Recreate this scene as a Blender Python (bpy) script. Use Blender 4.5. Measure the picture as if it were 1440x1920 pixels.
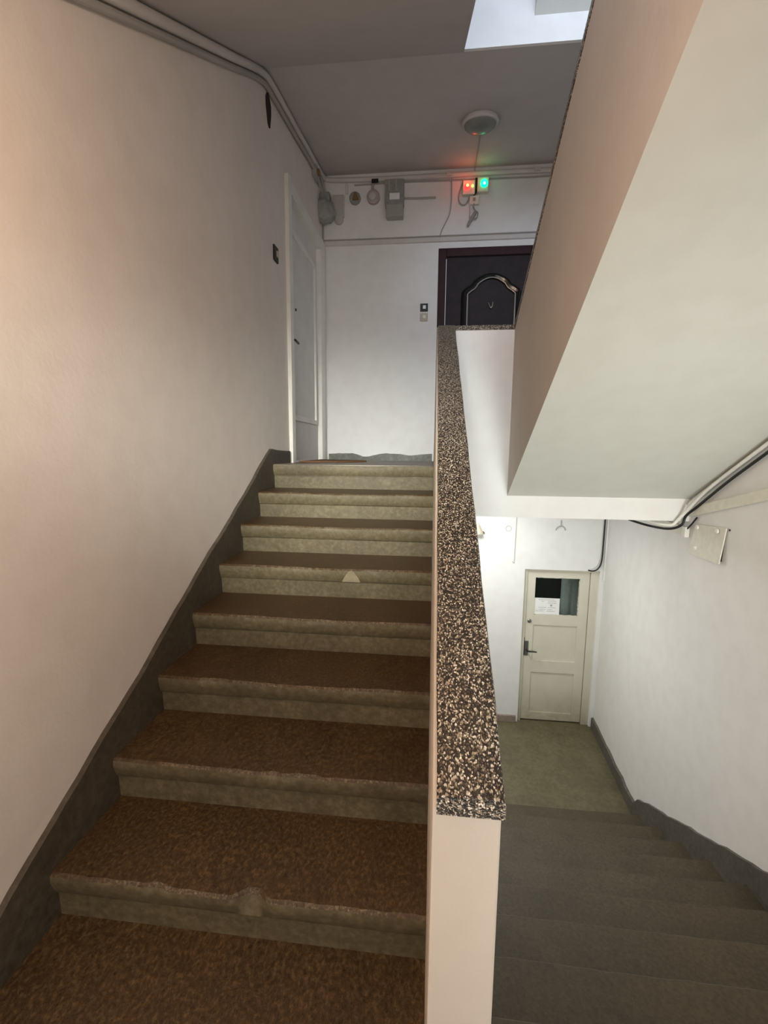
import bpy, bmesh, math, random
from mathutils import Vector, Matrix

for o in list(bpy.data.objects):
    bpy.data.objects.remove(o, do_unlink=True)
SC = bpy.context.scene
COL = SC.collection

# ------------------------------------------------------------------ camera
YAW, PITCH, ROLL, FPX = -0.1049, -0.1350, 0.0089, 835.2
_f = Vector((math.sin(YAW)*math.cos(PITCH), math.cos(YAW)*math.cos(PITCH), math.sin(PITCH)))
_r0 = Vector((math.cos(YAW), -math.sin(YAW), 0)); _u0 = _r0.cross(_f)
_r = _r0*math.cos(ROLL) + _u0*math.sin(ROLL); _u = _u0*math.cos(ROLL) - _r0*math.sin(ROLL)
cam_d = bpy.data.cameras.new('camera'); cam = bpy.data.objects.new('camera', cam_d); COL.objects.link(cam)
cam_d.sensor_fit = 'VERTICAL'; cam_d.sensor_height = 36.0; cam_d.lens = FPX*36.0/1920.0
cam_d.clip_start = 0.02
cam.matrix_world = Matrix(((_r.x, _u.x, -_f.x, 1.098), (_r.y, _u.y, -_f.y, -1.050), (_r.z, _u.z, -_f.z, 1.250), (0, 0, 0, 1)))
SC.camera = cam

# ------------------------------------------------------------------ world, lights, exposure
w = bpy.data.worlds.new('sky'); SC.world = w; w.use_nodes = True
w.node_tree.nodes['Background'].inputs[0].default_value = (0.75, 0.85, 1.0, 1)
w.node_tree.nodes['Background'].inputs[1].default_value = 0.6
SC.view_settings.view_transform = 'Standard'; SC.view_settings.look = 'None'
SC.view_settings.gamma = 1.0; SC.view_settings.use_curve_mapping = False
SC.view_settings.exposure = 0.0

def area(name, loc, target, sx, sy, power, col, spread=180):
    l = bpy.data.lights.new(name, 'AREA'); l.shape = 'RECTANGLE'; l.size = sx; l.size_y = sy
    l.energy = power; l.color = col; l.spread = math.radians(spread)
    o = bpy.data.objects.new(name, l); COL.objects.link(o); o.location = loc
    o.rotation_euler = (Vector(target) - Vector(loc)).to_track_quat('-Z', 'Y').to_euler()
    return o
area('window_fill', (2.2, -1.66, 0.75), (2.0, 3.0, 0.75), 0.8, 1.2, 13, (0.96, 1.0, 0.95), 72)  # daylight of the window behind, cone narrowed to keep the balustrade end dim
area('window_fill', (0.62, -1.66, 1.72), (0.48, 3.57, 0.82), 0.6, 0.40, 8.5, (0.97, 1.0, 0.94), 36)  # added narrow beam aimed at the upper risers and lower back wall
area('window_fill', (1.0, -1.67, 0.95), (0.7, 3.0, 0.95), 1.2, 1.2, 10, (1.0, 0.93, 0.86), 180)  # added wide warm fill to lift the left wall
area('upper_window_daylight', (1.38, -1.66, 4.15), (1.38, 3.0, 4.15), 1.9, 1.3, 105, (0.70, 0.81, 1.0))

# ------------------------------------------------------------------ dimensions
H, D = 0.165, 0.281           # riser and tread of the flight going up
S = H/D
XW, XB, XG, XR = 1.112, 1.222, 1.602, 2.76     # balustrade faces, upper flight side, right wall
XRB = 2.88                                      # right wall at the back corner (not quite square)
YL, YB, YE = 1.967, 3.57, -1.75                 # landing edge, back wall, end wall behind
ZL, ZH, ZF = 7*H, -2*H, -1.645                  # landing, half landing, lower landing
H2, D2, Y1 = 0.1461, 0.274, 2.235               # lower flight
ZTOP = 6.6

# ------------------------------------------------------------------ materials
def nt(name):
    m = bpy.data.materials.new(name); m.use_nodes = True
    t = m.node_tree; b = t.nodes['Principled BSDF']
    return m, t, b
def ramp(t, fac, stops):
    r = t.nodes.new('ShaderNodeValToRGB'); e = r.color_ramp.elements
    while len(e) < len(stops): e.new(0.5)
    for i, (p, c) in enumerate(stops):
        e[i].position = p; e[i].color = (*c, 1)
    t.links.new(fac, r.inputs[0]); return r.outputs[0]
def noise(t, scale, detail=4, rough=0.55, vec=None):
    n = t.nodes.new('ShaderNodeTexNoise'); n.inputs['Scale'].default_value = scale
    n.inputs['Detail'].default_value = detail; n.inputs['Roughness'].default_value = rough
    if vec is not None: t.links.new(vec, n.inputs['Vector'])
    return n.outputs['Fac']
def coord(t, scale=(1, 1, 1)):
    c = t.nodes.new('ShaderNodeTexCoord'); mp = t.nodes.new('ShaderNodeMapping')
    mp.inputs['Scale'].default_value = scale; t.links.new(c.outputs['Object'], mp.inputs[0]); return mp.outputs[0]
def mix(t, a, b, fac, mode='MIX'):
    m = t.nodes.new('ShaderNodeMix'); m.data_type = 'RGBA'; m.blend_type = mode
    if isinstance(fac, (int, float)): m.inputs[0].default_value = fac
    else: t.links.new(fac, m.inputs[0])
    for i, v in ((6, a), (7, b)):
        if isinstance(v, tuple): m.inputs[i].default_value = (*v, 1)
        else: t.links.new(v, m.inputs[i])
    return m.outputs[2]
def bump(t, b, h, s, dist=0.01):
    n = t.nodes.new('ShaderNodeBump'); n.inputs['Strength'].default_value = s; n.inputs['Distance'].default_value = dist
    t.links.new(h, n.inputs['Height']); t.links.new(n.outputs[0], b.inputs['Normal'])

def simple(name, col, rough=0.5, metal=0.0, var=0.06, scale=30, emit=None, es=0):
    m, t, b = nt(name)
    v = coord(t); n = noise(t, scale, vec=v)
    c = ramp(t, n, [(0.3, tuple(x*(1-var) for x in col)), (0.7, tuple(min(1, x*(1+var)) for x in col))])
    t.links.new(c, b.inputs['Base Color'])
    if var >= 0.2: b.inputs['Specular IOR Level'].default_value = 0.18
    b.inputs['Roughness'].default_value = rough; b.inputs['Metallic'].default_value = metal
    if emit:
        b.inputs['Emission Color'].default_value = (*emit, 1); b.inputs['Emission Strength'].default_value = es
    return m

def plaster(name, c1, c2, bs=0.25, dirt=None):
    m, t, b = nt(name); v = coord(t)
    big = noise(t, 1.3, 3, 0.5, v); fine = noise(t, 55, 5, 0.6, v); mid = noise(t, 9, 4, 0.5, v)
    c = ramp(t, big, [(0.3, c1), (0.7, c2)])
    c = mix(t, c, ramp(t, mid, [(0.35, (0.93, 0.92, 0.91)), (0.6, (1, 1, 1))]), 0.5, 'MULTIPLY')
    t.links.new(c, b.inputs['Base Color']); b.inputs['Roughness'].default_value = 0.75
    if dirt is not None:
        sx = t.nodes.new('ShaderNodeSeparateXYZ'); t.links.new(v, sx.inputs[0])
        mr = t.nodes.new('ShaderNodeMapRange'); t.links.new(sx.outputs[2], mr.inputs[0])
        mr.inputs[1].default_value = dirt+0.42; mr.inputs[2].default_value = dirt; mr.inputs[3].default_value = 0; mr.inputs[4].default_value = 1
        ml = t.nodes.new('ShaderNodeMath'); ml.operation = 'MULTIPLY'; t.links.new(mr.outputs[0], ml.inputs[0]); t.links.new(noise(t, 14, 5, 0.65, v), ml.inputs[1])
        c = mix(t, c, (0.27, 0.22, 0.12), ml.outputs[0])
        t.links.new(c, b.inputs['Base Color'])
    a = t.nodes.new('ShaderNodeMath'); a.operation = 'MULTIPLY_ADD'; a.inputs[1].default_value = 0.35
    t.links.new(fine, a.inputs[0]); t.links.new(mid, a.inputs[2])
    bump(t, b, a.outputs[0], bs, 0.008)
    return m

def stone(name, lo, mid, hi, rough, bs, scale=60, streak=(1, 1, 1), spots=0.0):
    m, t, b = nt(name); v = coord(t, streak)
    f = noise(t, scale, 6, 0.7, v); g = noise(t, 4.0, 4, 0.6, v)
    c = ramp(t, f, [(0.3, lo), (0.5, mid), (0.72, hi)])
    c = mix(t, c, ramp(t, g, [(0.3, (0.62, 0.58, 0.52)), (0.7, (1.25, 1.22, 1.15))]), 0.55, 'MULTIPLY')
    t.links.new(c, b.inputs['Base Color'])
    r = t.nodes.new('ShaderNodeMapRange'); t.links.new(f, r.inputs[0])
    r.inputs[3].default_value = rough-0.12; r.inputs[4].default_value = rough+0.15
    t.links.new(r.outputs[0], b.inputs['Roughness'])
    bump(t, b, f, bs, 0.004)
    return m

def terrazzo(name):
    m, t, b = nt(name); v = coord(t, (1, 0.6, 1))
    vo = t.nodes.new('ShaderNodeTexVoronoi'); vo.inputs['Scale'].default_value = 360
    wv = t.nodes.new('ShaderNodeVectorMath'); wv.operation = 'ADD'
    nn = t.nodes.new('ShaderNodeTexNoise'); nn.inputs['Scale'].default_value = 90
    sc = t.nodes.new('ShaderNodeVectorMath'); sc.operation = 'SCALE'; sc.inputs[3].default_value = 0.007
    t.links.new(v, nn.inputs['Vector']); t.links.new(nn.outputs['Color'], sc.inputs[0])
    t.links.new(v, wv.inputs[0]); t.links.new(sc.outputs[0], wv.inputs[1]); t.links.new(wv.outputs[0], vo.inputs['Vector'])
    sep = t.nodes.new('ShaderNodeSeparateColor'); t.links.new(vo.outputs['Color'], sep.inputs[0])
    chip = ramp(t, sep.outputs[0], [(0.0, (0.016, 0.012, 0.009)), (0.50, (0.030, 0.022, 0.016)), (0.62, (0.14, 0.105, 0.068)), (0.80, (0.36, 0.30, 0.22)), (1.0, (0.80, 0.74, 0.62))])
    edge = ramp(t, vo.outputs['Distance'], [(0.55, (1, 1, 1)), (0.75, (0, 0, 0))])
    c = mix(t, (0.022, 0.016, 0.011), chip, edge)
    t.links.new(c, b.inputs['Base Color'])
    b.inputs['Roughness'].default_value = 0.32
    bump(t, b, vo.outputs['Distance'], 0.5, 0.003)
    return m

M = {}
M['wall'] = plaster('wall_plaster', (0.78, 0.71, 0.645), (0.82, 0.76, 0.695))
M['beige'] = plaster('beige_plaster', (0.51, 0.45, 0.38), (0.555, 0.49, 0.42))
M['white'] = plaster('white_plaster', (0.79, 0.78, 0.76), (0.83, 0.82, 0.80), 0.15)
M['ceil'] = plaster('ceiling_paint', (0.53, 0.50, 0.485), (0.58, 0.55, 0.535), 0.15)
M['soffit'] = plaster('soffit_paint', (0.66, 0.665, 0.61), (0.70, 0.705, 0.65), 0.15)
M['tread'] = stone('worn_brown_tread', (0.032, 0.016, 0.005), (0.070, 0.038, 0.013), (0.17, 0.11, 0.05), 0.38, 0.8, 95, (1.0, 0.7, 1))
M['riser'] = stone('riser_concrete', (0.075, 0.060, 0.032), (0.115, 0.094, 0.053), (0.175, 0.148, 0.09), 0.6, 0.35, 40)
M['worn_edge'] = stone('worn_tread_edge', (0.035, 0.020, 0.008), (0.095, 0.065, 0.034), (0.30, 0.24, 0.16), 0.5, 0.8, 130)
M['skirt'] = stone('skirting_concrete', (0.045, 0.036, 0.025), (0.075, 0.062, 0.045), (0.115, 0.098, 0.075), 0.6, 0.4, 35)
M['skirt_r'] = stone('grey_skirting', (0.075, 0.068, 0.058), (0.115, 0.105, 0.09), (0.16, 0.15, 0.13), 0.6, 0.4, 35)
M['tread2'] = stone('grey_brown_tread', (0.045, 0.034, 0.018), (0.074, 0.057, 0.031), (0.11, 0.088, 0.052), 0.6, 0.4, 70)
M['floor_low'] = stone('lower_landing_floor', (0.098, 0.086, 0.046), (0.132, 0.115, 0.064), (0.17, 0.15, 0.09), 0.5, 0.2, 30)
M['floor_up'] = stone('landing_stone', (0.13, 0.11, 0.08), (0.19, 0.165, 0.12), (0.27, 0.24, 0.18), 0.4, 0.2, 40)
M['base_up'] = stone('dark_baseboard', (0.07, 0.072, 0.06), (0.12, 0.12, 0.10), (0.2, 0.2, 0.17), 0.5, 0.4, 20)
M['base_pink'] = stone('pinkish_baseboard', (0.22, 0.17, 0.15), (0.28, 0.22, 0.19), (0.34, 0.28, 0.25), 0.6, 0.3, 25)
M['terrazzo'] = terrazzo('terrazzo')
M['door_white'] = simple('white_door_paint', (0.72, 0.70, 0.67), 0.4, scale=6)
M['casing_white'] = simple('white_casing_paint', (0.82, 0.80, 0.75), 0.35, scale=6)
M['cream'] = plaster('cream_door_paint', (0.60, 0.575, 0.46), (0.68, 0.655, 0.55), 0.25, ZF)
M['dark_door'] = simple('dark_brown_door', (0.022, 0.012, 0.012), 0.5, var=0.25, scale=12)
M['maroon'] = simple('maroon_frame', (0.035, 0.010, 0.010), 0.5, var=0.2, scale=12)
M['black_gloss'] = simple('black_gloss_moulding', (0.008, 0.008, 0.009), 0.14)
M['chrome'] = simple('chrome', (0.85, 0.85, 0.85), 0.25, 1.0)
M['steel'] = simple('dull_steel', (0.26, 0.25, 0.24), 0.4, 0.9)
M['dark_metal'] = simple('dark_metal', (0.03, 0.028, 0.026), 0.4, 0.5)
M['pipe'] = plaster('painted_pipe', (0.58, 0.55, 0.52), (0.68, 0.65, 0.62), 0.3)
M['pipe_dark'] = plaster('dusty_pipe', (0.36, 0.34, 0.32), (0.45, 0.43, 0.40), 0.3)
M['black'] = simple('black_rubber', (0.012, 0.012, 0.012), 0.5)
M['white_plastic'] = simple('white_plastic', (0.80, 0.79, 0.74), 0.4)
M['cream_plastic'] = simple('cream_plastic', (0.74, 0.72, 0.62), 0.45)
M['beige_plastic'] = simple('beige_plastic', (0.48, 0.43, 0.33), 0.5)
M['grey_plastic'] = simple('grey_plastic', (0.36, 0.36, 0.34), 0.5)
M['dust_grey'] = simple('dusty_grey_box', (0.30, 0.30, 0.28), 0.6, var=0.15)
M['pale_grey'] = simple('pale_grey_box', (0.52, 0.50, 0.48), 0.55)
M['pinkish'] = simple('pinkish_plastic', (0.48, 0.38, 0.37), 0.5)
M['brass_brown'] = simple('brown_bakelite', (0.22, 0.13, 0.05), 0.5)
M['label_white'] = simple('label_white', (0.85, 0.85, 0.85), 0.5)
M['paper'] = simple('paper', (0.85, 0.85, 0.83), 0.7, var=0.02)
M['ink'] = simple('grey_print', (0.42, 0.42, 0.42), 0.8)
M['dark_room'] = simple('dark_room_paint', (0.055, 0.065, 0.06), 0.7)
M['curtain'] = simple('grey_curtain', (0.80, 0.80, 0.78), 0.8)
M['mat'] = stone('doormat_fibre', (0.10, 0.045, 0.02), (0.17, 0.08, 0.035), (0.24, 0.12, 0.06), 0.9, 1.0, 120)
M['patch'] = simple('pale_mortar', (0.21, 0.175, 0.11), 0.7, var=0.15)
M['red_led'] = simple('red_led', (0.6, 0.02, 0.02), 0.3, emit=(1.0, 0.03, 0.03), es=3.0)
M['amber_led'] = simple('amber_led', (0.8, 0.5, 0.1), 0.3, emit=(1.0, 0.6, 0.08), es=6)
M['lime_led'] = simple('lime_led', (0.3, 0.8, 0.2), 0.3, emit=(0.35, 1.0, 0.12), es=3)
M['green_led'] = simple('green_led', (0.02, 0.6, 0.3), 0.3, emit=(0.0, 0.95, 0.30), es=2.5)
M['mint_led'] = simple('mint_led', (0.3, 0.9, 0.7), 0.3, emit=(0.35, 1.0, 0.75), es=9)
M['opal'] = simple('opal_glass', (0.22, 0.23, 0.21), 0.25)
M['opal_lit'] = simple('lit_opal_glass', (0.9, 0.85, 0.75), 0.3, emit=(1.0, 0.72, 0.45), es=3)
M['opal_lit2'] = simple('lit_white_glass', (0.9, 0.9, 0.88), 0.3, emit=(1.0, 0.97, 0.92), es=4)
M['hole'] = simple('dark_brick_hole', (0.035, 0.02, 0.018), 0.9)
mg, tg, bg = nt('window_glass')
bg.inputs['Base Color'].default_value = (0.75, 0.85, 0.82, 1); bg.inputs['Roughness'].default_value = 0.06
bg.inputs['Transmission Weight'].default_value = 1.0; bg.inputs['IOR'].default_value = 1.2
M['glass'] = mg

# ------------------------------------------------------------------ mesh helpers
class MB:
    def __init__(s): s.v, s.f = [], []
    def add(s, vs, fs):
        n = len(s.v); s.v += [tuple(p) for p in vs]; s.f += [tuple(n+i for i in f) for f in fs]; return s
    def box(s, x0, x1, y0, y1, z0, z1):
        vs = [(x, y, z) for x in (x0, x1) for y in (y0, y1) for z in (z0, z1)]
        return s.add(vs, [(0, 1, 3, 2), (4, 6, 7, 5), (0, 4, 5, 1), (2, 3, 7, 6), (0, 2, 6, 4), (1, 5, 7, 3)])
    def prism(s, poly, a0, a1, axis=0):          # polygon in the two other axes, extruded along axis
        n = len(poly)
        def P(a, p): return {0: (a, p[0], p[1]), 1: (p[0], a, p[1]), 2: (p[0], p[1], a)}[axis]
        vs = [P(a0, p) for p in poly] + [P(a1, p) for p in poly]
        fs = [tuple(range(n))[::-1], tuple(range(n, 2*n))] + [(i, (i+1) % n, n+(i+1) % n, n+i) for i in range(n)]
        return s.add(vs, fs)
    def tube(s, pts, r, n=8, cap=True):
        pts = [Vector(p) for p in pts]; rr = r if isinstance(r, (list, tuple)) else [r]*len(pts)
        ref = None; rings = []
        for i, p in enumerate(pts):
            t = (pts[min(i+1, len(pts)-1)] - pts[max(i-1, 0)]).normalized()
            if ref is None:
                a = Vector((0, 0, 1)) if abs(t.z) < 0.9 else Vector((1, 0, 0)); ref = t.cross(a).normalized()
            ref = (ref - t*ref.dot(t)).normalized(); b = t.cross(ref)
            rings.append([p + (ref*math.cos(2*math.pi*k/n) + b*math.sin(2*math.pi*k/n))*rr[i] for k in range(n)])
        vs = [v for r_ in rings for v in r_]; fs = []
        for i in range(len(pts)-1):
            for k in range(n):
                fs.append((i*n+k, i*n+(k+1) % n, (i+1)*n+(k+1) % n, (i+1)*n+k))
        if cap: fs += [tuple(range(n))[::-1], tuple((len(pts)-1)*n+k for k in range(n))]
        return s.add(vs, fs)
    def lathe(s, prof, loc, axis, n=24):         # prof: (radius, height) along axis vector
        a = Vector(axis).normalized(); u = a.orthogonal().normalized(); v = a.cross(u); L = Vector(loc)
        vs = []; fs = []
        for (r, h) in prof:
            for k in range(n):
                c = 2*math.pi*k/n; vs.append(L + a*h + (u*math.cos(c)+v*math.sin(c))*max(r, 1e-4))
        for i in range(len(prof)-1):
            for k in range(n): fs.append((i*n+k, i*n+(k+1) % n, (i+1)*n+(k+1) % n, (i+1)*n+k))
        fs += [tuple(range(n))[::-1], tuple((len(prof)-1)*n+k for k in range(n))]
        return s.add(vs, fs)
    def build(s, name, mat, parent=None, bevel=0, smooth=False):
        me = bpy.data.meshes.new(name); me.from_pydata(s.v, [], s.f); me.update()
        bm = bmesh.new(); bm.from_mesh(me); bmesh.ops.recalc_face_normals(bm, faces=bm.faces)
        if bevel:
            bmesh.ops.bevel(bm, geom=[e for e in bm.edges if e.is_manifold and e.calc_face_angle(0) > 0.6], offset=bevel, segments=2, affect='EDGES', profile=0.6)
        if smooth:
            for f in bm.faces: f.smooth = True
            for e in bm.edges:
                if e.is_manifold and e.calc_face_angle(0) > 0.7: e.smooth = False
        bm.to_mesh(me); bm.free()
        me.materials.append(M[mat] if isinstance(mat, str) else mat)
        o = bpy.data.objects.new(name, me); COL.objects.link(o)
        if parent:
            o.parent = parent; o.matrix_parent_inverse = Matrix.Translation(-parent.location)
        return o

def tag(o, label, cat, group=None, kind=None):
    o['label'] = label; o['category'] = cat
    if group: o['group'] = group
    if kind: o['kind'] = kind
    return o
def struct(o, label, cat):
    return tag(o, label, cat, kind='structure')
def thing(name, loc, label, cat, group=None, kind=None):
    o = bpy.data.objects.new(name, None); o.location = loc; o.empty_display_size = 0.1; COL.objects.link(o)
    return tag(o, label, cat, group, kind)
def smooth_path(pts, n=8):
    P = [Vector(p) for p in pts]; out = []
    for i in range(len(P)-1):
        a, b, c, d = P[max(i-1, 0)], P[i], P[i+1], P[min(i+2, len(P)-1)]
        for k in range(n):
            t = k/n
            out.append(0.5*((2*b)+(c-a)*t+(2*a-5*b+4*c-d)*t*t+(3*b-a-3*c+d)*t**3))
    return out + [P[-1]]
def wob(x, seed=0.0):
    return (math.sin(x*3.1+seed)+0.6*math.sin(x*7.7+seed*2.3)+0.35*math.sin(x*17.3+seed*3.7))/1.95

# ------------------------------------------------------------------ walls, floors, ceilings
# left wall with the opening of the white door
DY0, DY1, DZ1 = 2.43, 3.50, 3.205
b = MB()
b.box(-0.2, -0.02, YE-0.2, DY0, ZF-0.1, ZTOP); b.box(-0.2, -0.02, DY1, YB, ZF-0.1, ZTOP)
b.box(-0.2, -0.02, DY0, DY1, DZ1, ZTOP); b.box(-0.2, -0.02, DY0, DY1, ZF-0.1, ZL)
wl = struct(b.build('wall_left', 'wall'), 'long warm off-white plaster wall beside the stairs going up', 'wall')
# a broken spot in its plaster
b = MB(); ring = []
for k in range(12):
    a = 2*math.pi*k/12; ring.append((2.10+0.050*math.cos(a)*(1+0.2*math.sin(3*a)), 3.46+0.105*math.sin(a)))
b.prism(ring, -0.022, -0.0185, 0)
b.build('plaster_hole', 'hole', wl)['label'] = 'dark broken spot in the plaster'

# right wall (slightly out of square towards the lower landing)
b = MB(); b.prism([(XR, YE-0.2), (XR, 1.97), (XRB, YB+0.15), (XRB+0.3, YB+0.15), (XRB+0.3, YE-0.2)], ZF-0.1, ZTOP, 2)
struct(b.build('wall_right', 'white'), 'pale plaster wall on the right above the stairs going down', 'wall')

# back wall with two door openings
KX0, KX1, KZ1 = 1.118, 2.06, 3.19           # dark door
LX0, LX1, LZ1 = 2.085, 2.83, 0.058           # lower door
b = MB()
y0, y1 = YB, YB+0.25
b.box(-0.2, KX0, y0, y1, ZL-0.2, ZTOP); b.box(KX1, XRB+0.3, y0, y1, ZL-0.2, ZTOP); b.box(KX0, KX1, y0, y1, KZ1, ZTOP); b.box(KX0, KX1, y0, y1, ZL-0.2, ZL)
b.box(-0.2, LX0, y0, y1, ZF-0.1, ZL-0.2); b.box(LX1, XRB+0.3, y0, y1, ZF-0.1, ZL-0.2); b.box(LX0, LX1, y0, y1, LZ1, ZL-0.2)
struct(b.build('wall_back', 'white'), 'white wall at the far end behind both landings', 'wall')

# end wall behind the viewer with two windows
def wall_with_windows():
    b = MB(); xs = (-0.2, XR+0.4); Y0, Y1_ = YE-0.2, YE
    wins = [(0.30, 2.68, 0.10, 2.00), (0.40, 2.36, 3.48, 4.82)]
    z = ZF-0.1
    for (a, c, z0, z1) in wins:
        b.box(xs[0], xs[1], Y0, Y1_, z, z0); b.box(xs[0], a, Y0, Y1_, z0, z1); b.box(c, xs[1], Y0, Y1_, z0, z1); z = z1
    b.box(xs[0], xs[1], Y0, Y1_, z, ZTOP)
    struct(b.build('wall_front', 'wall'), 'plaster wall with two windows behind the half landing', 'wall')
    for i, (a, c, z0, z1) in enumerate(wins):
        f = MB(); t = 0.06
        for (p, q, r, s_) in ((a, c, z0, z0+t), (a, c, z1-t, z1), (a, a+t, z0, z1), (c-t, c, z0, z1), ((a+c)/2-t/2, (a+c)/2+t/2, z0, z1)):
            f.box(p, q, YE-0.14, YE-0.08, r, s_)
        wn = struct(f.build('window_%d' % (i+1), 'casing_white'), ['white framed window on the half landing', 'white framed window one storey higher'][i], 'window')
        MB().box(a+0.02, c-0.02, YE-0.115, YE-0.11, z0+0.02, z1-0.02).build('pane', 'glass', wn)
wall_with_windows()

# half landing the viewer stands on
b = MB(); b.prism([(-0.02, YE), (XR, YE), (XR, -0.20), (1.17, -0.20), (1.17, -0.25), (-0.02, -0.25)], ZH-0.16, ZH, 2)
struct(b.build('floor', 'tread2'), 'grey brown floor of the half landing at the foot of the stairs', 'floor')
# landing at the top: slab and front beam
b = MB(); b.prism([(-0.02, YL+0.03), (XR+0.0, YL+0.03), (XRB-0.01, YB), (-0.02, YB)], 0.97, ZL, 2)
struct(b.build('floor_landing', 'floor_up'), 'grey stone floor of the upper landing', 'floor')
b = MB(); b.box(XB-0.1, XR+0.005, YL, YL+0.20, 0.823, 0.967)
struct(b.build('trim_1', 'white'), 'bright white beam along the front edge of the upper landing', 'beam')
# lower landing
b = MB(); b.prism([(-0.02, YE), (XR, YE), (XR, 1.97), (XRB, YB+0.1), (-0.02, YB+0.1)], ZF-0.1, ZF, 2)
struct(b.build('floor_lower', 'floor_low'), 'olive brown floor of the lower landing', 'floor')
# landing ceiling
b = MB(); b.prism([(YL+0.02, 3.625), (YB, 3.885), (YB, 4.02), (YL+0.02, 4.02)], -0.02, XRB, 0)
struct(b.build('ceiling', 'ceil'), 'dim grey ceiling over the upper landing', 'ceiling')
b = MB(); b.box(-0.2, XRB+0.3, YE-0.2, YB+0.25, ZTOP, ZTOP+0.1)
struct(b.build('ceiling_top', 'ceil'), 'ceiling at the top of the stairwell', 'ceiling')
# underside of the half landing one storey up
ZU = 0.967 + S*(YL+0.35)
b = MB(); b.box(-0.02, XR, YE, -0.35, ZU-0.08, ZU+0.12)
struct(b.build('ceiling_half_landing', 'ceil'), 'underside of the half landing one storey higher', 'ceiling')

# ------------------------------------------------------------------ the flight going up
rnd = random.Random(4)
def tread_mesh(x0, x1, yf, depth, z, chips, seed, nx=56, th=0.078, worn=0.004):
    """profile lofted across the step: worn rounded nosing, undercut front"""
    b = MB(); rings = []
    r = random.Random(seed)
    jit = [r.uniform(-1, 1) for _ in range(nx+1)]
    for i in range(nx+1):
        x = x0+(x1-x0)*i/nx
        u = (x-x0)/(x1-x0)
        wear = worn*(0.6+0.6*wob(x*4, seed))+0.0016*jit[i]
        dip = 0.006*math.exp(-((u-0.55)/0.28)**2)
        cy = cz = 0.0
        for (cx, cw, cd) in chips:
            g = math.exp(-((x-cx)/cw)**4); cy += cd*g; cz += cd*0.35*g
        zt = z-dip
        prof = [(yf+depth, z-th), (yf+depth, z), (yf+depth*0.5, z-dip*0.6), (yf+0.035+cy, zt-0.0005), (yf+0.010+wear+cy, zt-0.002-cz*0.2),
                (yf+0.002+wear+cy, zt-0.010-cz), (yf+0.002+wear*0.5+cy*0.8, zt-0.03-cz*0.5), (yf+0.016, z-th+0.004), (yf+0.020, z-th)]
        rings.append([(x, p[0], p[1]) for p in prof])
    n = len(rings[0]); vs = [v for rg in rings for v in rg]; fs = []
    for i in range(nx):
        for k in range(n): fs.append((i*n+k, i*n+(k+1) % n, (i+1)*n+(k+1) % n, (i+1)*n+k))
    fs += [tuple(range(n))[::-1], tuple(nx*n+k for k in range(n))]
    b.edge = [i*n+4 for i in range(nx) if 0.16 < i/nx < 0.9 and r.random() < 0.82]
    b.front = [i*n+k for i in range(nx) for k in (5, 6, 7)]
    return b.add(vs, fs)
def two_tone(o, b, mat, worn=None):
    o.data.materials.append(M[mat])
    for i in b.front: o.data.polygons[i].material_index = 1
    if worn:
        o.data.materials.append(M[worn])
        for i in b.edge: o.data.polygons[i].material_index = 2

up = thing('stair_flight', (0.55, -0.28, ZH), 'worn dark brown concrete stair flight climbing to the upper landing', 'stairs')
CH = {0: [(0.615, 0.040, 0.030), (0.33, 0.03, 0.008)], 1: [(0.70, 0.05, 0.010), (0.58, 0.02, 0.008)], 2: [(0.25, 0.04, 0.006), (0.93, 0.05, 0.006)],
      3: [(0.30, 0.05, 0.007), (0.62, 0.05, 0.006)], 4: [(0.45, 0.04, 0.004)], 5: [(0.28, 0.03, 0.005)], 6: [], 7: [], -1: []}
for k in range(-1, 8):
    dep = D+0.03 if k < 7 else 0.10
    b = tread_mesh(0.0, XW, k*D, dep, k*H+0.0 if k < 7 else ZL+0.001, CH[k], 11+k*3)
    tr = b.build('tread', 'tread' if k < 7 else 'floor_up', up, smooth=True)
    two_tone(tr, b, 'riser', 'worn_edge' if k < 7 else None)
    rz0, rz1 = (k-1)*H, k*H-0.078
    y = k*D
    b = MB(); b.prism([(y+0.030, rz0), (y+0.026, rz1-0.006), (y+0.034, rz1), (y+0.09, rz1), (y+0.09, rz0)], 0.0, XW, 0)
    b.build('riser', 'riser', up)
    if k == 4:
        z = 4*H-0.078
        pb = MB(); pb.prism([(0.655, z+0.006), (0.668, z+0.030), (0.690, z+0.062), (0.706, z+0.066), (0.722, z+0.055), (0.742, z+0.028), (0.752, z+0.006)], y-0.0005, y+0.02, 1)
        pb.build('mortar_patch', 'patch', tr)['label'] = 'pale mortar patch on the nosing'
b = MB(); b.prism([(-0.312, S*-0.312-0.37), (-0.312, S*-0.312-0.225), (YL+0.02, S*(YL+0.02)-0.225), (YL+0.02, S*(YL+0.02)-0.37)], 0.0, XW, 0)
b.build('slab', 'white', up)

# skirting of that flight on the left wall
poly = []
top = lambda y: S*y + 0.112 + 0.010*wob(y*2.2, 1.3)
ys = [-0.62 + i*(YL-0.01+0.62)/40 for i in range(41)]
poly = [(y, top(y)) for y in ys] + [(2.06, ZL+0.098), (2.2, ZL+0.094), (2.36, ZL+0.092), (2.36, ZL-0.05)]
poly += [(y, S*y-0.25) for y in ys[::-1]]
b = MB(); b.prism(poly, -0.021, 0.0, 0)
struct(b.build('baseboard_left', 'skirt'), 'dark concrete skirting stepping up along the left wall', 'baseboard')

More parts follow.
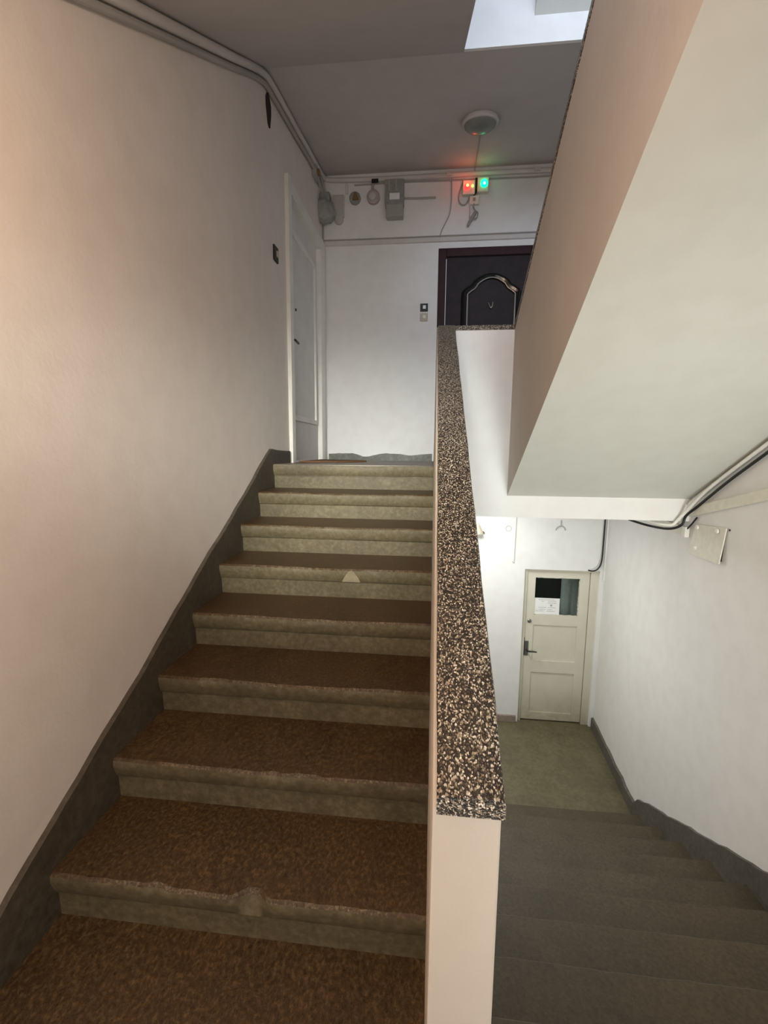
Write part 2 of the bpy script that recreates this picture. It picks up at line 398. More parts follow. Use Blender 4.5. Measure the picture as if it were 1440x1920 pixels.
# ------------------------------------------------------------------ balustrade between the flights
bal = thing('balustrade', (1.17, -0.414, ZH), 'solid white plaster balustrade with speckled terrazzo cap beside the stairs', 'balustrade')
YN = -0.414
ct = lambda y: 0.715 + (2.052-0.715)*(y-YN)/(YL-0.04-YN)       # cap top line
b = MB(); CT = 0.030
b.prism([(YN+0.012, ZH), (YN+0.012, ct(YN+0.012)-CT), (YL, ct(YL)-CT), (YL, 0.823), (1.2, 0.35), (-0.1, -0.42), (-0.25, ZH)], XW, XB-0.001, 0)
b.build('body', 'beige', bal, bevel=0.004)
# cap, with its worn rounded edges
b = MB(); nseg = 30; rings = []
nrm = Vector((0, -(2.052-0.715), YL-0.04-YN)).normalized()
for i in range(nseg+1):
    y = YN + (YL+0.10-YN)*i/nseg
    zt = ct(y) if y < YL-0.04 else 2.052
    xl, xr, r = XW+0.006+0.0015*wob(y*6, 2), XB+0.003+0.0015*wob(y*5, 5), 0.008
    pr = [(xl, -CT), (xl, -r), (xl+r*0.3, -r*0.3), (xl+r, 0), ((xl+xr)/2, 0.001), (xr-r, 0), (xr-r*0.3, -r*0.3), (xr, -r), (xr, -CT)]
    rings.append([(p[0], y + (0.004 if i == 0 and p[1] > -r else 0), zt+p[1]) for p in pr])
n = len(rings[0]); vs = [v for rg in rings for v in rg]; fs = []
for i in range(nseg):
    for k in range(n): fs.append((i*n+k, i*n+(k+1) % n, (i+1)*n+(k+1) % n, (i+1)*n+k))
fs += [tuple(range(n))[::-1], tuple(nseg*n+k for k in range(n))]
b.add(vs, fs); b.build('cap', 'terrazzo', bal, smooth=True)['label'] = 'dark speckled terrazzo cap'
# turn along the landing edge
MB().box(XB-0.008, XG, YL, YL+0.10, 0.967, 2.022).build('landing_parapet', 'white', bal)
MB().box(XB+0.004, XG, YL-0.004, YL+0.104, 2.022, 2.052).build('landing_cap', 'terrazzo', bal, bevel=0.004)

# ------------------------------------------------------------------ the flight above on the right (to the next half landing)
ur = thing('stair_flight', (2.2, YL, 0.967), 'underside of the white stair flight rising overhead on the right', 'stairs')
sz = lambda y: 0.967 + S*(YL-y)
b = MB(); b.prism([(YL, 0.967), (YL, 1.155), (YL-0.03, 1.3), (-0.36, sz(-0.36)+0.17), (-0.36, sz(-0.36))], XG+0.1, XR-0.0015, 0)
b.build('soffit', 'soffit', ur)
pt = lambda y: 2.022 + 0.975*S*(YL-y)
b = MB(); b.prism([(YL, 0.967), (YL, pt(YL)), (-0.36, pt(-0.36)), (-0.36, sz(-0.36))], XG, XG+0.1, 0)
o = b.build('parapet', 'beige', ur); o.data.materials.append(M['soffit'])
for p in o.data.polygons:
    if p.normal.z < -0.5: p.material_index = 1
b = MB(); b.prism([(YL+0.02, pt(YL+0.02)), (YL+0.02, pt(YL)+0.02), (-0.36, pt(-0.36)+0.03), (-0.36, pt(-0.36))], XG-0.004, XG+0.104, 0)
b.build('cap', 'terrazzo', ur)

# ------------------------------------------------------------------ the flight overhead on the left
ul = thing('stair_flight', (0.6, YL, 3.6), 'dim underside of the stair flight overhead on the left', 'stairs')
b = MB(); sl = lambda y: 3.612 - S*(YL-y)
b.prism([(YL+0.02, 3.617), (YL+0.02, 3.95), (-0.36, sl(-0.36)+0.22), (-0.36, sl(-0.36))], -0.0185, 1.233, 0)
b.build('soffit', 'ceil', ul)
b = MB(); b.prism([(YL, 3.8), (YL, 4.85), (-0.36, sl(-0.36)+1.25), (-0.36, sl(-0.36)+0.2)], 1.13, 1.233, 0)
b.build('balustrade_wall', 'wall', ul)
# landing edge one storey higher
un = thing('landing_edge', (1.8, YL, 3.6), 'daylit white landing edge and parapet one storey higher in the stairwell gap', 'landing')
MB().box(1.235, XG+0.03, YL, YL+0.0185, 3.617, 4.85).build('parapet', 'white', un)
MB().box(XG+0.03, XR-0.0015, YL, YL+0.0185, 3.617, 3.76).build('beam', 'white', un)
b = MB(); b.prism([(YL, 3.76), (YL, 3.95), (0.0, 5.11), (0.0, 4.92)], XG+0.03, XR-0.0015, 0)
b.build('flight_soffit', 'soffit', un)

# ------------------------------------------------------------------ the flight going down on the right
dn = thing('stair_flight', (2.0, Y1, ZF), 'grey brown stair flight going down on the right', 'stairs')
for k in range(1, 10):
    y, z = Y1-(k-1)*D2, ZF+k*H2
    # this flight descends away from the viewer: nosing edge is the far edge of each tread
    b = tread_mesh(XB, XR-0.02, 0, D2+0.03, 0, [], 60+k, nx=30, th=0.05, worn=0.003)
    b.v = [(v[0], y-v[1], z+v[2]) for v in b.v]
    b.build('tread', 'tread2', dn, smooth=True)
    MB().box(XB, XR-0.02, y-0.09, y-0.03, z-H2, z-0.05).build('riser', 'tread2', dn)
b = MB(); b.prism([(Y1-0.08, ZF), (Y1-0.35, ZF), (0.05, ZH-0.36), (0.05, ZH-0.17)], XB, XR-0.02, 0)
b.build('slab', 'white', dn)
# its skirting on the right wall
s2 = H2/D2
tp = lambda y: ZF+H2+s2*(Y1-y)+0.115+0.012*wob(y*5, 0.7)
ys = [0.0+i*(2.26)/36 for i in range(37)]
poly = [(y, tp(y)) for y in ys]+[(2.34, ZF+0.135)]
poly += [(2.34, ZF)] + [(y, tp(y)-0.33) for y in ys[::-1] if tp(y)-0.33 > ZF]
b = MB(); b.prism(poly, XR-0.02, XR, 0)
struct(b.build('baseboard_right', 'skirt_r'), 'dark uneven skirting along the right wall by the stairs going down', 'baseboard')
def wx(y): return XR if y < 1.97 else XR+(XRB-XR)*(y-1.97)/(YB+0.15-1.97)
b = MB(); vs = []; N = 14
for i in range(N+1):
    y = 2.30+(YB-0.005-2.30)*i/N; hgt = 0.115+0.012*wob(y*6, 2)
    for (dx, z) in ((-0.022, ZF), (-0.020, ZF+hgt-0.006), (-0.008, ZF+hgt), (0.002, ZF+hgt), (0.002, ZF)): vs.append((wx(y)+dx, y, z))
fs = [(i*5+k, i*5+(k+1) % 5, (i+1)*5+(k+1) % 5, (i+1)*5+k) for i in range(N) for k in range(5)]
b.add(vs, fs+[(4, 3, 2, 1, 0), tuple(N*5+k for k in range(5))])
struct(b.build('baseboard_lower', 'skirt_r'), 'dark skirting on the right side of the lower landing', 'baseboard')
b = MB(); b.box(0.0, LX0-0.02, YB-0.02, YB+0.005, ZF, ZF+0.075)
struct(b.build('baseboard_back_lower', 'base_pink', bevel=0.006), 'pinkish worn baseboard left of the cream lower door', 'baseboard')
b = MB(); pts = []
for i in range(31):
    x = 0.03+(1.10-0.03)*i/30
    hgt = 0.072+0.006*wob(x*5, 4)-0.030*math.exp(-((x-0.42)/0.09)**2)-0.012*math.exp(-((x-0.9)/0.1)**2)
    pts.append((x, ZL+hgt))
b.prism([(0.03, ZL)]+pts+[(1.10, ZL)], YB-0.018, YB+0.004, 1)
struct(b.build('baseboard_back', 'base_up'), 'dark grey baseboard smeared with white paint on the upper landing', 'baseboard')

# ------------------------------------------------------------------ white door on the left wall
d1 = struct(thing('door_1', (-0.02, 2.95, ZL), '', ''), 'white panelled flat door in the left wall at the landing', 'door')
b = MB()
b.prism([(-0.10, DY0), (0.012, DY0-0.035), (0.014, DY0+0.035), (-0.0, DY0+0.055), (-0.10, DY0+0.055)], ZL, DZ1+0.05, 2)
b.build('casing', 'casing_white', d1)
b = MB()
b.prism([(-0.10, DY1), (0.004, DY1+0.05), (0.012, DY1+0.03), (0.006, DY1-0.02), (0.014, DY1-0.05), (0.0, DY1-0.10), (-0.10, DY1-0.10)], ZL, DZ1+0.05, 2)
b.build('casing', 'casing_white', d1)
MB().box(-0.10, 0.008, DY0, DY1, DZ1-0.05, DZ1+0.04).build('casing', 'casing_white', d1)
lf = MB().box(-0.085, -0.045, DY0+0.055, DY1-0.10, ZL+0.012, DZ1-0.05).build('leaf', 'door_white', d1)
# raised moulding frame of the tall panel
def vframe(y0, y1, z0, z1, w_, x0, x1, mat, par):
    MB().box(x0, x1, y0, y0+w_, z0, z1).build('moulding', mat, par, bevel=0.004)
    MB().box(x0, x1, y1-w_, y1, z0, z1).build('moulding', mat, par, bevel=0.004)
    MB().box(x0, x1, y0+w_, y1-w_, z0, z0+w_).build('moulding', mat, par, bevel=0.004)
    MB().box(x0, x1, y0+w_, y1-w_, z1-w_, z1).build('moulding', mat, par, bevel=0.004)
vframe(DY0+0.13, DY1-0.17, 1.50, 2.98, 0.045, -0.046, -0.028, 'casing_white', lf)
h_ = MB(); h_.tube([(-0.045, DY0+0.10, 2.12), (-0.005, DY0+0.10, 2.12), (0.0, DY0+0.115, 2.12), (0.0, DY0+0.20, 2.115)], 0.009, 8)
h_.build('handle', 'dark_metal', lf)
MB().lathe([(0.011, 0), (0.011, 0.006), (0.006, 0.008)], (-0.045, DY0+0.28, 2.40), (1, 0, 0), 12).build('peephole', 'dark_metal', lf)

# ------------------------------------------------------------------ dark panelled door on the landing
d2 = struct(thing('door_2', (1.6, YB, ZL), '', ''), 'dark brown door with arched black moulding behind the landing parapet', 'door')
yf = YB-0.006
b = MB()
b.prism([(KX0-0.0, yf), (KX0+0.075, yf), (KX0+0.075, YB+0.06), (KX0, YB+0.06)], ZL, KZ1, 2); b.build('frame_jamb', 'maroon', d2, bevel=0.004)
MB().box(KX1-0.075, KX1, yf, YB+0.06, ZL, KZ1).build('frame_jamb', 'maroon', d2, bevel=0.004)
MB().box(KX0+0.075, KX1-0.075, yf, YB+0.06, KZ1-0.075, KZ1).build('frame_head', 'maroon', d2, bevel=0.004)
lf = MB().box(KX0+0.08, KX1-0.08, YB+0.018, YB+0.06, ZL+0.01, KZ1-0.082).build('leaf', 'dark_door', d2)
cx, hw = 1.632, 0.250
def arch(off):
    k = (hw-off)/0.228
    pts = [(-0.228, 1.30+off), (-0.228, 2.773-off), (-0.222, 2.785-off), (-0.196, 2.806-off), (-0.160, 2.828-off), (-0.142, 2.850-off), (-0.132, 2.868-off), (-0.110, 2.886-off), (-0.085, 2.902-off), (-0.055, 2.917-off), (-0.025, 2.925-off), (0, 2.927-off)]
    pts = pts + [(-x, z) for (x, z) in pts[::-1][1:]]
    return [(cx+x*k, YB+0.014, z) for (x, z) in pts]
b = MB(); b.tube(arch(-0.006)+[arch(-0.006)[0]], 0.028, 8); b.build('moulding', 'black_gloss', lf, smooth=True)
b = MB(); b.tube([(p[0], YB-0.004, p[2]+0.012) for p in arch(0.024)+[arch(0.024)[0]]], 0.007, 6); b.build('moulding_bead', 'chrome', lf, smooth=True)
MB().prism([(cx-hw+0.05, 1.36), (cx+hw-0.05, 1.36), (cx+hw-0.05, 2.74), (cx+0.10, 2.85), (cx, 2.87), (cx-0.10, 2.85), (cx-hw+0.05, 2.74)], YB+0.010, YB+0.02, 1).build('panel', 'dark_door', lf)
b = MB(); b.tube(smooth_path([(cx-0.022, YB+0.004, 2.685), (cx-0.013, YB-0.004, 2.655), (cx+0.001, YB-0.008, 2.635), (cx+0.014, YB-0.004, 2.655), (cx+0.018, YB+0.004, 2.688)], 5), 0.0055, 8)
b.build('knocker', 'chrome', lf, smooth=True)

# ------------------------------------------------------------------ cream half-glazed door on the lower landing
d3 = struct(thing('door_3', (2.46, YB, ZF), '', ''), 'old cream half-glazed door on the lower landing', 'door')
fy = YB+0.03
MB().box(LX0, LX0+0.035, fy, fy+0.10, ZF, LZ1).build('frame_jamb', 'cream', d3)
MB().box(LX1-0.075, LX1, fy, fy+0.10, ZF, LZ1).build('frame_jamb', 'cream', d3)
MB().box(LX0+0.035, LX1-0.075, fy, fy+0.10, LZ1-0.025, LZ1).build('frame_head', 'cream', d3)
x0, x1, z0, z1 = LX0+0.039, LX1-0.080, ZF+0.015, LZ1-0.029
ly0, ly1 = fy+0.015, fy+0.055
lf = MB().box(x0, x0+0.085, ly0, ly1, z0, z1).build('leaf', 'cream', d3)
gx0, gx1, gz0, gz1 = 2.195, 2.655, -0.445, -0.040
g2 = [(-0.955, -0.555), (-1.545, -1.085)]
MB().box(gx1, x1, ly0, ly1, z0, z1).build('stile', 'cream', lf)
zz = [z0, g2[1][0], g2[1][1], g2[0][0], g2[0][1], gz0, gz1, z1]
for (a, c) in ((zz[0], zz[1]), (zz[2], zz[3]), (zz[4], zz[5]), (zz[6], zz[7])):
    MB().box(x0+0.085, gx1, ly0, ly1, a, c).build('rail', 'cream', lf)
for (a, c) in g2:
    MB().box(x0+0.085, gx1, ly0+0.012, ly1-0.008, a, c).build('panel', 'cream', lf)
MB().box(x0+0.08, gx1+0.005, ly0+0.016, ly0+0.020, gz0-0.005, gz1+0.005).build('pane', 'glass', lf)
# uneven paint and putty round the pane
b = MB()
for i in range(26):
    u = i/25
    for (p, q) in (((x0+0.085+u*(gx1-x0-0.085)), gz1), ((x0+0.085+u*(gx1-x0-0.085)), gz0)):
        r_ = 0.004+0.006*rnd.random(); b.lathe([(r_, 0), (r_, 0.004)], (p, ly0+0.016, q), (0, -1, 0), 6)
    r_ = 0.004+0.006*rnd.random(); b.lathe([(r_, 0), (r_, 0.004)], (gx1, ly0+0.016, gz0+u*(gz1-gz0)), (0, -1, 0), 6)
b.build('putty', 'cream', lf)
MB().lathe([(0.021, 0), (0.021, 0.006), (0.014, 0.012), (0.006, 0.013)], (x0+0.043, ly0, -0.515), (0, -1, 0), 16).build('lock_cylinder', 'steel', lf)
pl_ = MB().box(x0+0.005, x0+0.045, ly0-0.008, ly0, -0.90, -0.735).build('handle_plate', 'steel', lf, bevel=0.003)
MB().box(x0-0.006, x0+0.004, ly0-0.006, ly0, -0.90, -0.70).build('latch_edge', 'dark_metal', lf)
b = MB(); b.tube([(x0+0.03, ly0-0.006, -0.835), (x0+0.03, ly0-0.045, -0.835), (x0+0.045, ly0-0.05, -0.835), (x0+0.125, ly0-0.05, -0.838)], [0.010, 0.009, 0.009, 0.007], 8)
b.build('lever', 'dark_metal', lf, smooth=True)
# notice taped behind the corner of the pane
nx0, nx1, nz0, nz1 = 2.205, 2.468, -0.440, -0.262
nt_ = tag(MB().box(nx0, nx1, ly0+0.010, ly0+0.0115, nz0, nz1).build('notice', 'paper'), 'white printed notice on the glass of the cream lower door', 'notice')
b = MB()
for (zr, segs) in ((0.90, [(0.18, 0.82)]), (0.80, [(0.30, 0.40), (0.56, 0.86)]), (0.70, [(0.55, 0.88)]), (0.42, [(0.18, 0.50), (0.56, 0.86)]), (0.30, [(0.10, 0.14), (0.20, 0.48), (0.54, 0.72)]), (0.20, [(0.08, 0.40), (0.52, 0.84)])):
    for (a, c) in segs:
        u = a
        while u < c:
            e = min(c, u+0.03+0.05*rnd.random())
            b.box(nx0+u*(nx1-nx0), nx0+e*(nx1-nx0), ly0+0.0092, ly0+0.010, nz0+zr*(nz1-nz0)-0.0025, nz0+zr*(nz1-nz0)+0.0025); u = e+0.015
b.lathe([(0.012, 0), (0.012, 0.0008)], (nx0+0.68*(nx1-nx0), ly0+0.0100, nz0+0.56*(nz1-nz0)), (0, -1, 0), 14)
b.build('print', 'ink', nt_)
# the dark room behind the pane
b = MB(); ry0, ry1 = YB+0.25, YB+1.0
b.box(1.7, 3.1, ry1, ry1+0.05, ZF, 0.5); b.box(1.65, 1.7, ry0, ry1, ZF, 0.5); b.box(3.1, 3.15, ry0, ry1, ZF, 0.5); b.box(1.65, 3.15, ry0, ry1+0.05, 0.5, 0.55); b.box(1.65, 3.15, ry0, ry1+0.05, ZF-0.05, ZF)
struct(b.build('wall_inner_room', 'dark_room'), 'dark room seen through the pane of the cream door', 'wall')
b = MB(); ring = [(2.58+0.18*u, YB+0.42+0.012*math.sin(u*11)) for u in [i/20 for i in range(21)]]
b.prism(ring+[(p[0], p[1]+0.006) for p in ring[::-1]], ZF+0.05, 0.1, 2)
tag(b.build('curtain', 'curtain'), 'pale grey hanging curtain behind the pane of the cream door', 'curtain')

# ------------------------------------------------------------------ doormat
b = MB(); pts = [(0.02+0.50*math.sin(a), 2.90+0.40*math.cos(a)) for a in [math.pi*i/24 for i in range(25)]]
b.prism(pts, ZL+0.0015, ZL+0.014, 2)
tag(b.build('doormat', 'mat'), 'half round reddish brown doormat on the landing before the white door', 'doormat')

# ------------------------------------------------------------------ ceiling lamp on the landing
zc = lambda y: 3.625+(y-YL-0.02)*(3.885-3.625)/(YB-YL-0.02)
cy_ = 2.745; cn = Vector((0, -(3.885-3.625), YB-YL)).normalized(); base = Vector((1.405, cy_, zc(cy_)-0.001))
lp = thing('ceiling_lamp', base, 'round unlit ceiling lamp above the upper landing', 'lamp')
MB().lathe([(0.128, 0.0), (0.138, 0.012), (0.138, 0.030), (0.130, 0.036), (0.122, 0.036)], base, -cn, 40).build('rim', 'pipe', lp, smooth=True)
MB().lathe([(0.122, 0.030), (0.116, 0.046), (0.095, 0.062), (0.06, 0.073), (0.02, 0.078)], base, -cn, 40).build('dome', 'opal', lp, smooth=True)
b = MB(); b.tube([(1.425, 2.862, zc(2.862)-0.003), (1.433, 3.2, zc(3.2)-0.006), (1.437, YB-0.012, zc(YB-0.012)-0.008), (1.437, YB-0.008, 3.855)], 0.0045, 6)
tag(b.build('lamp_cable', 'pipe_dark'), 'thin painted cable running from the ceiling lamp to the back wall', 'cable')

# ------------------------------------------------------------------ pipes and cables
def pipe(name, pts, r, mat, label, cat='pipe', n=10, sm=8, clips=None):
    P = smooth_path(pts, sm) if sm else pts
    b = MB(); b.tube(P, r, n); o = b.build(name, mat, smooth=True); tag(o, label, cat)
    if clips:
        for (c, rr) in clips:
            MB().box(c[0]-rr, c[0]+rr, c[1]-rr, c[1]+rr, c[2]-rr*0.6, c[2]+rr*0.6).build('clip', mat, o, bevel=0.003)
    return o
P = [(0.006, y, sl(y)-0.034) for y in (-0.3, 0.4, 1.0, 1.5, 1.9)] + [(0.006, y, zc(y)-0.036) for y in (2.1, 2.5, 3.0, 3.45)]
P += [(0.03, YB-0.03, zc(YB)-0.045), (0.12, YB-0.022, 3.832), (0.5, YB-0.022, 3.822), (1.0, YB-0.022, 3.82), (1.6, YB-0.022, 3.823), (2.3, YB-0.022, 3.818)]
pipe('conduit', P, 0.022, 'pipe', 'thick painted conduit along the left ceiling corner and across the back wall', 'conduit', 10, 6, [((2.0, YB-0.030, 3.82), 0.026), ((1.2, YB-0.030, 3.82), 0.026)])
P = [(0.000, y, sl(y)-0.080) for y in (-0.3, 0.6, 1.4, 1.92)] + [(0.000, y, zc(y)-0.086) for y in (2.15, 2.7, 3.2)] + [(0.0, 3.36, 3.72), (0.0, 3.40, 3.70)]  # dark tube drawn for the shadow beside the thick conduit
pipe('conduit', P, 0.014, 'pipe_dark', 'thin dark tube standing in for the shadow band below the thick conduit on the left wall', 'conduit', 8, 6)
pipe('cable', [(0.3, YB-0.008, 3.785), (0.7, YB-0.008, 3.79), (1.2, YB-0.008, 3.785), (1.7, YB-0.008, 3.778), (2.3, YB-0.008, 3.775)], 0.007, 'pipe_dark', 'thin cable under the conduit on the back wall', 'cable', 6)
pipe('cable', [(1.225, YB-0.006, 3.80), (1.228, YB-0.006, 3.62), (1.215, YB-0.006, 3.50), (1.18, YB-0.006, 3.42), (1.14, YB-0.006, 3.34), (1.125, YB-0.006, 3.275)], 0.0055, 'pipe_dark', 'thin wire dropping down the back wall to the trunking above the dark door', 'cable', 6)
# trunking strip above the dark door
b = MB(); b.prism([(YB, 3.245), (YB-0.016, 3.250), (YB-0.018, 3.285), (YB, 3.290)], 0.0, 2.5, 0)
o = tag(b.build('cable_trunking', 'pipe'), 'narrow painted trunking across the back wall above the dark door', 'trunking')
pipe('cable', [(-0.01, YB-0.012, 3.30), (0.6, YB-0.010, 3.298), (1.4, YB-0.010, 3.300), (2.4, YB-0.010, 3.302)], 0.006, 'pipe_dark', 'thin cable lying on the trunking above the dark door', 'cable', 6)
pipe('cable', [(-0.008, YB-0.012, 3.45), (-0.010, YB-0.012, 3.38), (-0.010, YB-0.012, 3.29)], 0.006, 'pipe_dark', 'short wire in the corner below the grey alarm bell', 'cable', 6)

# ------------------------------------------------------------------ boxes and fittings on the back wall
ab = thing('alarm_bell', (0.0, YB-0.06, 3.55), 'dusty grey domed bell in the corner below the conduit', 'bell')
MB().box(-0.015, 0.075, YB-0.12, YB-0.02, 3.595, 3.685).build('housing', 'dust_grey', ab, bevel=0.008)
MB().lathe([(0.105, 0.0), (0.118, 0.012), (0.112, 0.04), (0.085, 0.065), (0.04, 0.078), (0.012, 0.08)], (0.012, YB-0.10, 3.515), (0.45, -0.88, -0.12), 8).build('gong', 'dust_grey', ab)
b = MB(); b.tube(smooth_path([(0.02, YB-0.05, 3.68), (0.015, YB-0.06, 3.72), (0.012, YB-0.12, 3.75), (0.014, YB-0.22, 3.765)], 5), 0.012, 8)
b.build('lead', 'pipe_dark', ab, smooth=True)
jb = thing('junction_box', (0.005, 3.24, 3.74), 'small junction box with brown cover on the left wall under the conduit', 'junction box')
MB().box(-0.02, 0.022, 3.18, 3.30, 3.68, 3.77).build('body', 'pipe_dark', jb, bevel=0.006)
MB().lathe([(0.028, 0), (0.028, 0.012), (0.018, 0.018)], (0.022, 3.24, 3.73), (1, 0, 0), 14).build('cover', 'brass_brown', jb)
wb = thing('wall_box', (0.15, YB, 3.55), 'flat pale box with rounded base on the back wall beside the bell', 'box')
MB().box(0.085, 0.20, YB-0.03, YB+0.001, 3.50, 3.70).build('body', 'pale_grey', wb, bevel=0.008)
MB().lathe([(0.045, 0), (0.045, 0.02), (0.03, 0.028)], (0.145, YB, 3.485), (0, -1, 0), 18).build('socket', 'pale_grey', wb)
js = thing('junction_box', (0.31, YB, 3.67), 'open junction box with brown terminal on the back wall left of the round one', 'junction box')
MB().lathe([(0.055, 0), (0.055, 0.03), (0.045, 0.032)], (0.305, YB, 3.665), (0, -1, 0), 18).build('body', 'dust_grey', js)
MB().prism([(0.285, 3.64), (0.345, 3.64), (0.322, 3.705), (0.303, 3.705)], YB-0.05, YB-0.03, 1).build('terminal', 'brass_brown', js)
MB().box(0.215, 0.235, YB-0.02, YB-0.002, 3.71, 3.80).build('stub_pipe', 'pipe', js, bevel=0.004)
rb = thing('junction_box', (0.485, YB, 3.66), 'round pinkish junction box on the back wall beside the meter box', 'junction box')
MB().lathe([(0.062, 0), (0.062, 0.035), (0.05, 0.045)], (0.485, YB, 3.665), (0, -1, 0), 22).build('body', 'pinkish', rb)
MB().lathe([(0.038, 0.0), (0.036, 0.012), (0.02, 0.016)], (0.478, YB-0.045, 3.662), (0, -1, 0), 18).build('cover', 'pale_grey', rb)
b = MB(); b.tube(smooth_path([(0.48, YB-0.02, 3.73), (0.475, YB-0.02, 3.76), (0.48, YB-0.02, 3.785)], 4), 0.012, 8); b.build('gland', 'pinkish', rb)
tag(MB().box(0.47, 0.535, YB-0.055, YB-0.04, 3.775, 3.81).build('cable_clip', 'black', bevel=0.004), 'small black clip on the conduit beside the meter box', 'clip')
mb = thing('meter_box', (0.685, YB, 3.45), 'dusty grey meter box with white label under the conduit on the back wall', 'meter box')
MB().box(0.60, 0.78, YB-0.07, YB+0.001, 3.56, 3.79).build('body', 'dust_grey', mb, bevel=0.008)
MB().box(0.615, 0.775, YB-0.09, YB+0.001, 3.455, 3.565).build('terminal_cover', 'grey_plastic', mb, bevel=0.012)
MB().box(0.645, 0.74, YB-0.074, YB-0.069, 3.61, 3.665).build('label', 'label_white', mb)
for xx in (0.635, 0.70): MB().box(xx, xx+0.015, YB-0.08, YB-0.06, 3.68, 3.78).build('lead', 'pipe_dark', mb)
pipe('conduit', [(0.775, YB-0.012, 3.645), (0.9, YB-0.012, 3.64), (1.08, YB-0.012, 3.638)], 0.009, 'pipe_dark', 'short conduit stub right of the meter box', 'conduit', 8, 4)

# signal boxes with glowing lamps
def plight(name, loc, col, e, par, r=0.01):
    l = bpy.data.lights.new(name, 'POINT'); l.energy = e; l.color = col; l.shadow_soft_size = r
    o = bpy.data.objects.new(name, l); COL.objects.link(o); o.location = Vector(loc)-par.location; o.parent = par
    return o
r1 = thing('signal_box', (1.385, YB, 3.63), 'white signal box with glowing red light on the back wall', 'signal light')
MB().box(1.33, 1.44, YB-0.05, YB+0.001, 3.635, 3.755).build('body', 'cream_plastic', r1, bevel=0.006)
MB().lathe([(0.028, 0), (0.028, 0.012), (0.022, 0.024), (0.014, 0.028)], (1.368, YB-0.05, 3.695), (0, -1, 0), 18).build('red_lens', 'red_led', r1, smooth=True)
MB().lathe([(0.012, 0), (0.010, 0.006)], (1.370, YB-0.078, 3.697), (0, -1, 0), 12).build('lamp_core', 'amber_led', r1)
MB().lathe([(0.010, 0), (0.010, 0.006), (0.005, 0.009)], (1.418, YB-0.05, 3.703), (0, -1, 0), 10).build('indicator', 'lime_led', r1)
plight('red_glow', (1.36, YB-0.11, 3.72), (1.0, 0.10, 0.05), 0.24, r1)
g1 = thing('signal_box', (1.51, YB, 3.65), 'white signal box with glowing green light on the back wall', 'signal light')
MB().box(1.463, 1.565, YB-0.05, YB+0.001, 3.65, 3.775).build('body', 'cream_plastic', g1, bevel=0.006)
MB().lathe([(0.034, 0), (0.034, 0.010), (0.027, 0.022), (0.015, 0.028)], (1.522, YB-0.05, 3.718), (0, -1, 0), 18).build('green_lens', 'green_led', g1, smooth=True)
MB().lathe([(0.010, 0), (0.008, 0.006)], (1.523, YB-0.078, 3.708), (0, -1, 0), 12).build('lamp_core', 'mint_led', g1)
plight('green_glow', (1.525, YB-0.10, 3.74), (0.05, 1.0, 0.40), 0.06, g1)
pipe('cable', [(1.452, YB-0.03, 3.78), (1.452, YB-0.03, 3.70), (1.450, YB-0.03, 3.655), (1.43, YB-0.03, 3.632)], 0.009, 'black', 'short black cable between the red and green signal boxes', 'cable', 8, 5)
sb = thing('socket_box', (1.44, YB, 3.57), 'small cream socket box below the two signal boxes', 'socket')
MB().box(1.395, 1.485, YB-0.035, YB+0.001, 3.555, 3.63).build('body', 'cream_plastic', sb, bevel=0.006)
MB().box(1.425, 1.45, YB-0.038, YB-0.034, 3.58, 3.61).build('slot', 'dust_grey', sb)
hp = thing('hanging_plug', (1.42, YB-0.03, 3.38), 'dangling grey plug with looped lead below the signal boxes', 'plug')
b = MB(); b.tube([(1.455, YB-0.03, 3.49), (1.425, YB-0.03, 3.44), (1.40, YB-0.03, 3.40), (1.388, YB-0.03, 3.365)], [0.014, 0.017, 0.014, 0.012], 8); b.build('body', 'dust_grey', hp, smooth=True)
b = MB(); b.tube(smooth_path([(1.438, YB-0.03, 3.57), (1.435, YB-0.03, 3.53), (1.45, YB-0.03, 3.50), (1.475, YB-0.03, 3.48), (1.47, YB-0.03, 3.44), (1.44, YB-0.03, 3.425), (1.43, YB-0.03, 3.45)], 5), 0.006, 6); b.build('lead', 'dust_grey', hp, smooth=True)
pipe('cable', [(1.345, YB-0.006, 3.79), (1.315, YB-0.006, 3.72), (1.295, YB-0.006, 3.64), (1.31, YB-0.006, 3.58), (1.35, YB-0.006, 3.565), (1.385, YB-0.006, 3.60), (1.395, YB-0.012, 3.64)], 0.007, 'pipe_dark', 'grey wire looping left of the red signal box', 'cable', 6)
pipe('cable', [(1.40, YB-0.006, 3.57), (1.402, YB-0.006, 3.50), (1.40, YB-0.006, 3.45)], 0.004, 'pipe_dark', 'thin wire end hanging below the socket box', 'cable', 6)

# ------------------------------------------------------------------ doorbells and switch
def wall_plate(name, frame_pts, label, cat, m1, m2, w_=0.075, h_=0.075):
    loc, face = frame_pts
    t = thing(name, loc, label, cat)
    x, y, z = loc
    if face == 'y':
        MB().box(x-w_/2, x+w_/2, y-0.012, y, z-h_/2, z+h_/2).build('plate', m1, t, bevel=0.004)
        MB().box(x-w_*0.16, x+w_*0.22, y-0.020, y-0.011, z-h_*0.20, z+h_*0.24).build('button', m2, t, bevel=0.002)
    else:
        MB().box(x, x+0.012, y-w_/2, y+w_/2, z-h_/2, z+h_/2).build('plate', m1, t, bevel=0.004)
        MB().box(x+0.011, x+0.020, y-w_*0.05, y+w_*0.3, z-h_*0.2, z+h_*0.2).build('button', m2, t, bevel=0.002)
wall_plate('doorbell', ((0.990, YB, 2.652), 'y'), 'black doorbell plate with pale button left of the dark door', 'doorbell', 'black', 'label_white')
wall_plate('light_switch', ((0.990, YB, 2.562), 'y'), 'beige light switch directly below the black doorbell', 'switch', 'beige_plastic', 'cream_plastic')
